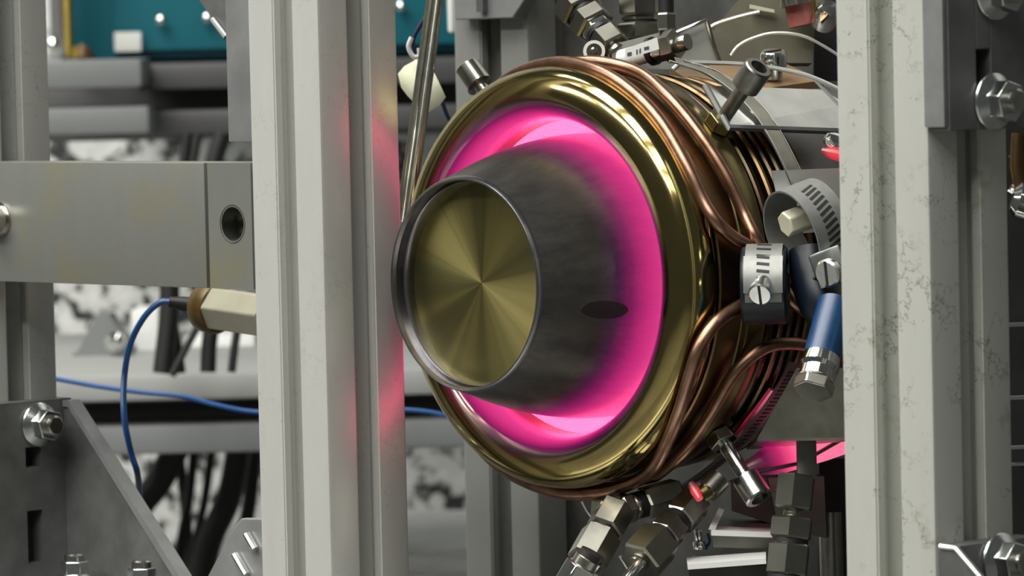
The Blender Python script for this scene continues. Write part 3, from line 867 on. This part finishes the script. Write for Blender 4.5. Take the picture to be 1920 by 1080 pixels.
# strap over the cover
t = thing('strap_band', 'thin steel strap running over the sheet cover to the large clamp', 'strap', WC(1460, 260, 430))
sp_ = spline([WC(x, y, r_) for x, y, r_ in ((1268, 116, 440), (1325, 134, 436), (1375, 165, 432), (1420, 208, 430), (1452, 255, 428), (1478, 305, 425), (1498, 350, 424))], 6)
nr = [Vector((0, p.y, p.z)) for p in sp_]
MB().ribbon(sp_, nr, .0078, .0006).build('band', M_FIT, t, 60)
MB().tube([p+Vector((.0039, 0, 0))+n_.normalized()*.0004 for p, n_ in zip(sp_, nr)], .0004, 6).build('band_edge', M_CHROME, t)
MB().tube([p+Vector((-.0039, 0, 0))+n_.normalized()*.0004 for p, n_ in zip(sp_, nr)], .0005, 6).build('band_edge', M_CHROME, t)
# perforated strap under the body
t = thing('strap_band', 'dark perforated strap curving under the engine body', 'strap', WC(1400, 815, 425))
sp_ = spline([WC(x, y, r_) for x, y, r_ in ((1262, 922, 424), (1318, 888, 424), (1370, 845, 424), (1420, 790, 424), (1460, 735, 424), (1490, 680, 424))], 8)
nr = [Vector((0, p.y, p.z)) for p in sp_]
MB().ribbon(sp_, nr, .0070, .0006).build('band', M_BRACKET, t, 60)
slots(t, sp_, nr, (1, 0, 0), range(2, 38, 1), .0036, .0007, .2, 'perforation')
# bracket sheets on the right flank
tag(slab(wl(1.775, (1446, 320), (1472, 440), (1600, 430), (1600, 314)), .0015).build('flank_sheet', M_STEELB, smooth=0), 'grey sheet tab behind the large clamp ring', 'sheet')
tag(slab([WC(x, y, r_) for x, y, r_ in ((1376, 826, 405), (1446, 732, 405), (1476, 738, 405), (1412, 826, 405))], .0015).build('flank_sheet', M_STEELB, smooth=0), 'pale sheet strip along the perforated strap', 'sheet')
t = thing('duct_sheet', 'grey duct wall beside the right post above the red glow', 'sheet', W(1520, 770, 1.76))
slab(wl(1.757, (1494, 690), (1620, 690), (1620, 820), (1420, 822)), .0015).build('wall', M_FIT, t, 0)
slab([W(1420, 822, 1.757), W(1620, 820, 1.757), W(1620, 812, 1.80), W(1400, 838, 1.80)], .001).build('lower_fold', M_STEEL, t, 0)

# glowing manifold
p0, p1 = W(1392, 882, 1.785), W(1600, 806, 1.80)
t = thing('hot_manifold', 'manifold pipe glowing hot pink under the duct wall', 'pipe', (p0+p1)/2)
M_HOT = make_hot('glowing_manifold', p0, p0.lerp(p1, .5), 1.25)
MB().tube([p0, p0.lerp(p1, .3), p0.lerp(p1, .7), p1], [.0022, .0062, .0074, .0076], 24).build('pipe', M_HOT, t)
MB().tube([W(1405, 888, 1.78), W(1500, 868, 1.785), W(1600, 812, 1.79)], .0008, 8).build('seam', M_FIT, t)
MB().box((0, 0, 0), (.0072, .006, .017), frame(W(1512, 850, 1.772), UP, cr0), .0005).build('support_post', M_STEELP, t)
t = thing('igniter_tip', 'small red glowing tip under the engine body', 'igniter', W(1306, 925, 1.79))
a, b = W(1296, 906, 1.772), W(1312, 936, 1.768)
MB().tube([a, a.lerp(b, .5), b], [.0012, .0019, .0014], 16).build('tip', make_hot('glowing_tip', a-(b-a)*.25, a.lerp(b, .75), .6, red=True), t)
MB().tube([W(1326, 922, 1.772), W(1348, 898, 1.775)], .0045, 16).build('holder', M_FIT, t)
MB().tube([W(1314, 928, 1.7715), W(1328, 919, 1.7725)], .0032, 16).build('collar', M_OLIVE, t)

# ------------------------------------------------------------------ tube fittings
def fitting(label, x0, y0, x1, y1, d0, d1, segs, mat=None, group=None, rot=0.0, nm='tube_fitting', cat='fitting'):
    """segs: (kind, radius px, start fraction, end fraction) along the line"""
    a, b = W(x0, y0, d0), W(x1, y1, d1)
    ax_ = b-a; L = ax_.length; q = (d0+d1)/2/FPX
    t_ = thing(nm, label, cat, (a+b)/2, group)
    m_ = frame(a, ax_, None) @ Matrix.Rotation(rot, 4, 'Z')
    for kind, r_, f0, f1 in segs:
        mt = mat or M_FIT
        if kind == 'hex':
            bb = MB(); h0, h1 = f0*L, f1*L; ch = min(.0008, (h1-h0)*.2)
            rr = r_*q
            vv = []
            for z, k in ((h0, .9), (h0+ch, 1), (h1-ch, 1), (h1, .9)):
                vv += [(x*k, y*k, z) for x, y in circ(6, rr)]
            ff = [(j*6+i, j*6+(i+1) % 6, (j+1)*6+(i+1) % 6, (j+1)*6+i) for j in range(3) for i in range(6)]+[tuple(range(5, -1, -1)), tuple(range(18, 24))]
            bb.add(vv, ff, m_); bb.build('hex_nut', mt, t_, 20)
        elif kind == 'cyl':
            MB().lathe([(f0*L, r_*q*.96), (f0*L+.0003, r_*q), (f1*L-.0003, r_*q), (f1*L, r_*q*.96)], 28, m_).build('barrel', mt, t_)
        elif kind == 'dark':
            MB().lathe([(f0*L, r_*q), (f1*L, r_*q)], 28, m_).build('seal_ring', M_RUBBER, t_)
        elif kind == 'chrome':
            MB().prism(circ(6, r_*q), f0*L, f1*L, m_).build('bright_nut', M_CHROME, t_, bevel=.0005)
        elif kind == 'label':
            MB().lathe([(f0*L, r_*q), (f1*L, r_*q)], 28, m_).build('label_sleeve', M_LABEL, t_)
    return t_
# above the engine
fitting('nickel elbow fitting angled down above the engine top', 1072, 0, 1160, 100, 1.86, 1.84,
        [('hex', 44, 0, .26), ('dark', 33, .26, .31), ('hex', 40, .31, .52), ('chrome', 32, .52, .60), ('dark', 30, .60, .66), ('hex', 34, .66, .92), ('cyl', 20, .92, 1)], rot=.02)
fitting('upright nickel fitting with stacked hexagons above the engine', 1198, -30, 1202, 82, 1.86, 1.86,
        [('hex', 40, 0, .52), ('hex', 36, .54, .62), ('dark', 33, .62, .65), ('hex', 45, .65, .92), ('hex', 38, .92, 1)], rot=.5)
fitting('slim black and nickel fitting beside the bracket tab', 1248, -20, 1250, 72, 1.835, 1.835,
        [('dark', 15, 0, .5), ('hex', 19, .48, .84), ('dark', 13, .84, 1)], rot=.2)
fitting('short knurled connector lying across the engine top', 1166, 112, 1290, 78, 1.83, 1.812,
        [('label', 19, 0, .48), ('dark', 27, .44, .50), ('chrome', 25, .50, .68), ('hex', 31, .66, .84), ('cyl', 16, .84, 1)])
t = thing('ring_terminal', 'white ring terminal round a stud on the engine top', 'terminal', W(1115, 96, 1.835))
cc = W(1114, 96, 1.835); m = frame(cc, -F0)
MB().lathe([(-.0006, .0030), (-.0006, .0042), (.0006, .0042), (.0006, .0030)], 32, m, True).build('ring', M_WHITE, t)
MB().lathe([(-.003, .0016), (.0016, .0016), (.0022, .001), (.0022, 0)], 16, m).build('stud', M_FIT, t)
t = thing('label_marker', 'printed white cable marker lying on the engine top', 'label', W(1195, 100, 1.815))
slab(wl(1.812, (1172, 92), (1232, 70), (1236, 92), (1172, 112)), .0008).build('marker', M_LABEL, t, 0)
for x, y, w_, h_ in ((1180, 101, 8, 6), (1194, 97, 2.5, 8), (1200, 95, 2.5, 8), (1212, 90, 9, 5)):
    slab(wl(1.8117, (x-w_/2, y-h_/2+1), (x+w_/2, y-h_/2-1), (x+w_/2, y+h_/2-1), (x-w_/2, y+h_/2+1)), .0002).build('print_mark', M_INK, t, 0)
t = thing('bracket_tab', 'thin bent metal tab with a bright top edge above the engine', 'bracket', W(1270, 120, 1.835))
slab(wl(1.838, (1145, 84), (1320, 40), (1346, 118), (1300, 130), (1150, 130)), .0012).build('tab', M_TAB, t, 0)
MB().tube(wl(1.834, (1174, 94), (1238, 74), (1280, 56), (1322, 38), (1330, 44)), .0008, 8).build('bright_edge', M_CHROME, t)
MB().tube(wl(1.834, (1326, 40), (1336, 78), (1350, 118)), .0009, 8).build('side_edge', M_FIT, t)
def wire(name, label, pts, d_, r_, mat, cat='wire'):
    return tag(MB().tube(spline([W(p[0], p[1], d_ if len(p) == 2 else p[2]) for p in pts], 8), r_*1.8/FPX, 8).build(name, mat), label, cat)
wire('silver_wire', 'thick bright wire arching over the tan flange', [(1262, 130), (1282, 118), (1340, 118), (1400, 121), (1470, 131), (1530, 148), (1600, 182)], 1.80, 4.5, M_WIRE)
wire('silver_wire', 'thin bright wire rising from the bracket tab', [(1330, 52), (1350, 42), (1390, 30), (1424, 22)], 1.845, 4, M_WIRE)
wire('silver_wire', 'thin pale wire arching behind the slotted cap screw', [(1370, 104), (1384, 86), (1410, 72), (1450, 62), (1500, 66), (1540, 84), (1600, 122)], 1.85, 3, M_WIRE)
wire('silver_wire', 'short bright wire slanting down to the right post', [(1524, 146), (1545, 168), (1590, 214)], 1.80, 3, M_WIRE)
wire('silver_wire', 'bright wire crossing the sheet cover beside the strap', [(1290, 122), (1330, 134), (1365, 158), (1380, 172)], 1.80, 3, M_WIRE)
# lagged box behind, with caps on it
t = thing('lagged_box', 'olive brown lagged box behind the slotted cap screw', 'box', W(1430, 70, 1.9))
slab(wl(1.885, (1330, 118), (1338, 56), (1372, 14), (1420, -40), (1560, -40), (1528, 40), (1524, 118)), .03).build('lagging', M_OLIVEBOX, t, 0)
slab(wl(1.88, (1406, 8), (1452, 18), (1452, 24), (1406, 16)), .003).build('cream_strip', M_CREAM, t, 0)
MB().tube(wl(1.875, (1492, -10), (1504, 48)), .0052, 20).build('red_cap', M_REDP, t)
MB().tube(wl(1.875, (1518, -10), (1524, 40)), .0020, 12).build('side_stem', M_AMBER, t)
MB().tube(wl(1.872, (1486, -20), (1492, 10)), .0062, 20).build('cap_collar', M_STEEL, t)
tag(MB().lathe([(0, .0), (.0004, .003), (.003, .0046), (.012, .0048)], 24, frame(W(1556, 12, 1.86), -cr0*.2+F0-UP*.6)).build('dome_nut', M_CHROME), 'chrome dome nut at the top beside the right post', 'nut')

tag(slab(wl(1.93, (1526, -60), (1640, -60), (1640, 300), (1526, 300)), .006).build('dark_backing', M_RUBBER, smooth=0), 'black screen added behind the dome nut by the right post', 'backing')  # added black sheet, darkens the view beside the post
tag(slab(wl(1.90, (1536, 860), (1660, 860), (1660, 1140), (1536, 1140)), .006).build('dark_backing', M_RUBBER, smooth=0), 'black screen added low behind the right post fitting', 'backing')  # second added sheet, darkens the area low by the post
t = thing('hot_stub', 'small red hot stub with a chrome cap beside the right post', 'stub', W(1556, 285, 1.75))
a, b = W(1540, 282, 1.752), W(1580, 292, 1.752)
MB().tube([a, a.lerp(b, .5), b], [.0010, .0022, .0024], 14).build('stub', make_hot('glowing_stub', a-(b-a)*.2, a.lerp(b, .5), .7, red=True), t)
MB().lathe([(0, 0), (.0006, .0022), (.003, .0034), (.008, .0034)], 20, frame(W(1548, 258, 1.752), cr0*.6-UP*.3+F0*.3)).build('chrome_cap', M_CHROME, t)

# below the engine
fitting('nickel tee block lying under the brass lip', 1272, 926, 1122, 968, 1.80, 1.785,
        [('hex', 33, 0, .44), ('dark', 26, .44, .52), ('cyl', 26, .52, .58), ('hex', 30, .58, .72), ('hex', 36, .74, 1)], rot=.5)
fitting('nickel fitting standing on the left of the lower tee', 1158, 950, 1082, 1085, 1.785, 1.765,
        [('hex', 37, .0, .34), ('dark', 30, .34, .38), ('hex', 40, .38, .78), ('cyl', 22, .78, 1)], rot=.1)
fitting('worn bright union nut at the lower left of the fittings', 1072, 1104, 1112, 1036, 1.758, 1.756,
        [('chrome', 38, 0, .62), ('cyl', 28, .62, .85), ('dark', 24, .85, 1)], rot=.2)
fitting('large nickel compression fitting slanting down left under the engine', 1306, 938, 1192, 1062, 1.79, 1.765,
        [('hex', 34, 0, .30), ('dark', 29, .30, .36), ('hex', 34, .36, .56), ('dark', 33, .56, .60), ('hex', 45, .60, .95), ('cyl', 20, .95, 1)], rot=.35)
fitting('steel tube below the slanting compression fitting', 1202, 1054, 1160, 1108, 1.763, 1.755, [('cyl', 13, 0, 1)], M_CHROME, nm='steel_tube', cat='tube')
fitting('upright nickel fitting with three hexagons beside the right post', 1494, 890, 1472, 1105, 1.765, 1.76,
        [('hex', 38, 0, .30), ('cyl', 18, .30, .37), ('hex', 42, .37, .56), ('dark', 34, .56, .60), ('hex', 42, .60, .88), ('dark', 36, .88, .93), ('cyl', 30, .93, 1)], rot=.4)
wire('steel_pin', 'thin bright pin under the copper tube', [(1091, 940), (1104, 962), (1124, 986)], 1.80, 3, M_STEELB, 'pin')
wire('steel_pin', 'thin bright pin beside the steel tube at the bottom', [(1162, 1042), (1172, 1058), (1184, 1078)], 1.78, 3, M_STEELB, 'pin')
t = thing('steel_channel', 'bright steel channel with a turned up end below the glow', 'channel', W(1390, 1000, 1.80))
slab([W(1342, 988, 1.795), W(1450, 994, 1.795), W(1450, 972, 1.86), W(1350, 966, 1.86)], .001).build('floor_sheet', M_STEELB, t, 0)
slab([W(1332, 986, 1.797), W(1451, 991, 1.797), W(1451, 998, 1.780), W(1334, 994, 1.780)], .002).build('front_lip', M_WHITE, t, 0)
slab([W(1332, 984, 1.782), W(1348, 952, 1.80), W(1358, 956, 1.80), W(1344, 986, 1.782)], .002).build('end_lip', M_WHITE, t, 0)
slab(wl(1.796, (1334, 995), (1450, 999), (1446, 1030), (1338, 1026)), .002).build('front_web', M_STEEL, t, 0)
t = thing('steel_tray', 'pale tray edge at the bottom between the fittings', 'tray', W(1360, 1060, 1.79))
slab([W(1287, 1045, 1.787), W(1436, 1034, 1.787), W(1436, 1047, 1.765), W(1289, 1058, 1.765)], .002).build('rolled_edge', M_WHITE, t, 0)
slab([W(1300, 1044, 1.786), W(1436, 1034, 1.786), W(1430, 1024, 1.82), W(1296, 1030, 1.82)], .001).build('tray_floor', M_STEEL, t, 0)
slab(wl(1.788, (1290, 1058), (1440, 1047), (1440, 1130), (1296, 1130)), .002).build('tray_front', M_STEELP, t, 0)
wire('fine_lead', 'thin blue lead among the bright bits on the tray', [(1322, 1030), (1330, 1015), (1326, 1000)], 1.80, 3, M_BLUEW)
fitting('small bright terminal screw standing on the tray', 1312, 1030, 1308, 992, 1.80, 1.80, [('cyl', 12, 0, .4), ('chrome', 8, .4, 1)], M_CHROME, nm='terminal_screw', cat='screw')
t = thing('shroud_box', 'dark steel shroud between the shiny centring screw and the right fitting', 'shroud', W(1420, 940, 1.84))
slab(wl(1.83, (1370, 905), (1400, 895), (1545, 893), (1550, 1010), (1455, 985), (1372, 958)), .02).build('shell', M_STEELP, t, 0)
slab(wl(1.826, (1440, 896), (1462, 896), (1478, 1000), (1462, 1000)), .004).build('edge_strip', M_FIT, t, 0)
tag(MB().tube(wl(1.84, (1556, 960), (1560, 1100)), .0046, 16).build('standpipe', M_FIT), 'short pipe at the bottom beside the right post', 'pipe')

# ------------------------------------------------------------------ left side: sensor, wires, tube, tag
t = thing('sensor_fitting', 'cream hexagon sensor fitting with an amber washer behind the centre post', 'sensor', W(420, 590, 1.95))
a, b = W(512, 594, 1.93), W(368, 573, 1.97)
ax_ = (b-a).normalized(); q = 1.95/FPX; m = frame(a, ax_) @ Matrix.Rotation(R(36), 4, 'Z'); L = (b-a).length
MB().prism(circ(6, 44*q), 0, L*.76, m).build('hex_body', M_CREAM, t, bevel=.0006)
MB().lathe([(L*.70, 44*q), (L*.74, 49*q), (L*.86, 47*q), (L*.95, 30*q), (L*1.0, 15*q)], 32, m).build('amber_washer', M_AMBER, t)
e = W(318, 566, 1.972)
MB().tube([b+ax_*-.002, b.lerp(e, .5), e], [16*q, 14*q, 10*q], 16).build('cable_boot', M_RUBBER, t)
wire('blue_wire', 'blue wire drooping from the cream sensor fitting', [(318, 565, 1.97), (298, 568, 1.97), (268, 598, 1.97), (243, 650, 1.97), (232, 720, 1.965), (234, 790, 1.96), (246, 850, 1.965), (258, 890, 1.97), (262, 950, 2.0), (258, 1010, 2.02)], 1.97, 6.5, M_BLUEW)
wire('blue_wire', 'blue wire running across behind the frame posts', [(60, 702), (108, 711), (180, 724), (260, 735), (340, 743), (400, 758), (475, 772), (600, 776), (720, 768), (800, 772), (860, 786)], 2.25, 5.5, M_BLUEW)
a, b = W(828, -60, 1.875), W(751, 500, 1.85)
t = thing('steel_conduit', 'slanting stainless tube between the centre post and the engine', 'tube', b)
MB().tube([a, a.lerp(b, .5), b], .0026, 20).build('tube', M_STEEL, t)
off = cr0*-.0032+F0*.001
MB().tube([a+off, b+off], .0012, 10).build('tracer_wire', M_FIT, t)
t = thing('tape_flag', 'pale yellow tape flag folded round a navy lead', 'tag', W(795, 150, 1.93))
def flag(pts, d_):
    ps = [W(x, y, d_+.006*math.sin((x+y)*.03)) for x, y in pts]
    cc_ = sum(ps, Vector())/len(ps)-F0*.002
    k = len(ps); th = F0*.0005
    mb_ = MB()
    mb_.add(ps+[cc_]+[p+th for p in ps]+[cc_+th],
            [(i, (i+1) % k, k) for i in range(k)]+[(k+1+(i+1) % k, k+1+i, 2*k+1) for i in range(k)]+[(i, k+1+i, k+1+(i+1) % k, (i+1) % k) for i in range(k)])
    return mb_
flag([(788, 96), (800, 108), (806, 150), (800, 206), (782, 198), (764, 180), (752, 164), (746, 138), (758, 124), (776, 114)], 1.93).build('left_lobe', M_TAG, t, 80)
flag([(790, 130), (812, 132), (824, 156), (836, 182), (824, 198), (802, 212), (792, 212), (786, 170)], 1.927).build('right_lobe', M_TAG, t, 80)
MB().tube(spline(wl(1.93, (772, 70), (766, 88), (775, 106), (786, 104), (786, 90)), 6), .0010, 8).build('twist', M_WHITE, t)
wire('navy_lead', 'thin navy lead through the pale yellow tape flag', [(806, 20), (790, 44), (776, 70), (774, 92), (784, 112), (805, 150), (828, 190), (840, 220), (862, 250)], 1.945, 4.5, simple('navy_insulation', (.01, .015, .06), 0, .4, .2))
tag(cbox(MB(), 838, 852, -90, 62, 2.4, .012, .002).build('white_duct', M_WHITE), 'white plastic duct strip left of the post behind the engine', 'duct')

# ------------------------------------------------------------------ slice right of the right post
t = thing('chrome_valve', 'polished valve showing past the right post edge', 'valve', W(1915, 370, 1.68))
MB().lathe([(0, .004), (.002, .0065), (.012, .0075), (.02, .0075)], 24, frame(W(1898, 372, 1.68), cr0*.9-UP*.25)).build('body', M_CHROME, t)
MB().tube(wl(1.69, (1892, 352), (1902, 358)), .0016, 10).build('nipple', M_CHROME, t)
tag(slab(wl(1.69, (1890, 292), (1908, 288), (1902, 306)), .002).build('metal_clip', M_STEELB, smooth=0), 'small bright triangular clip past the right post edge', 'clip')
tag(MB().tube(wl(1.69, (1912, 250), (1908, 310), (1916, 360)), .0030, 12).build('brown_pipe', M_BROWN), 'brown pipe past the right post edge', 'pipe')
for y, h_, lab in ((606, 7, 'bright rail end level with the engine, past the right post'), (744, 6, 'bright double rail end past the right post'), (838, 5, 'lower thin rail end past the right post'), (870, 4, 'lowest dull rail end past the right post')):
    tag(slab(wl(1.68, (1888, y), (1940, y-2), (1940, y+h_-2), (1890, y+h_)), .012).build('rail_end', M_STEELB, smooth=0), lab, 'rail')
tag(slab(wl(1.70, (1868, -60), (2160, -60), (2170, 1380), (1884, 1380)), .006).build('dark_backdrop', M_RUBBER, smooth=0), 'black enclosure panel added behind the right post', 'backdrop')  # black panel added as a dark backdrop
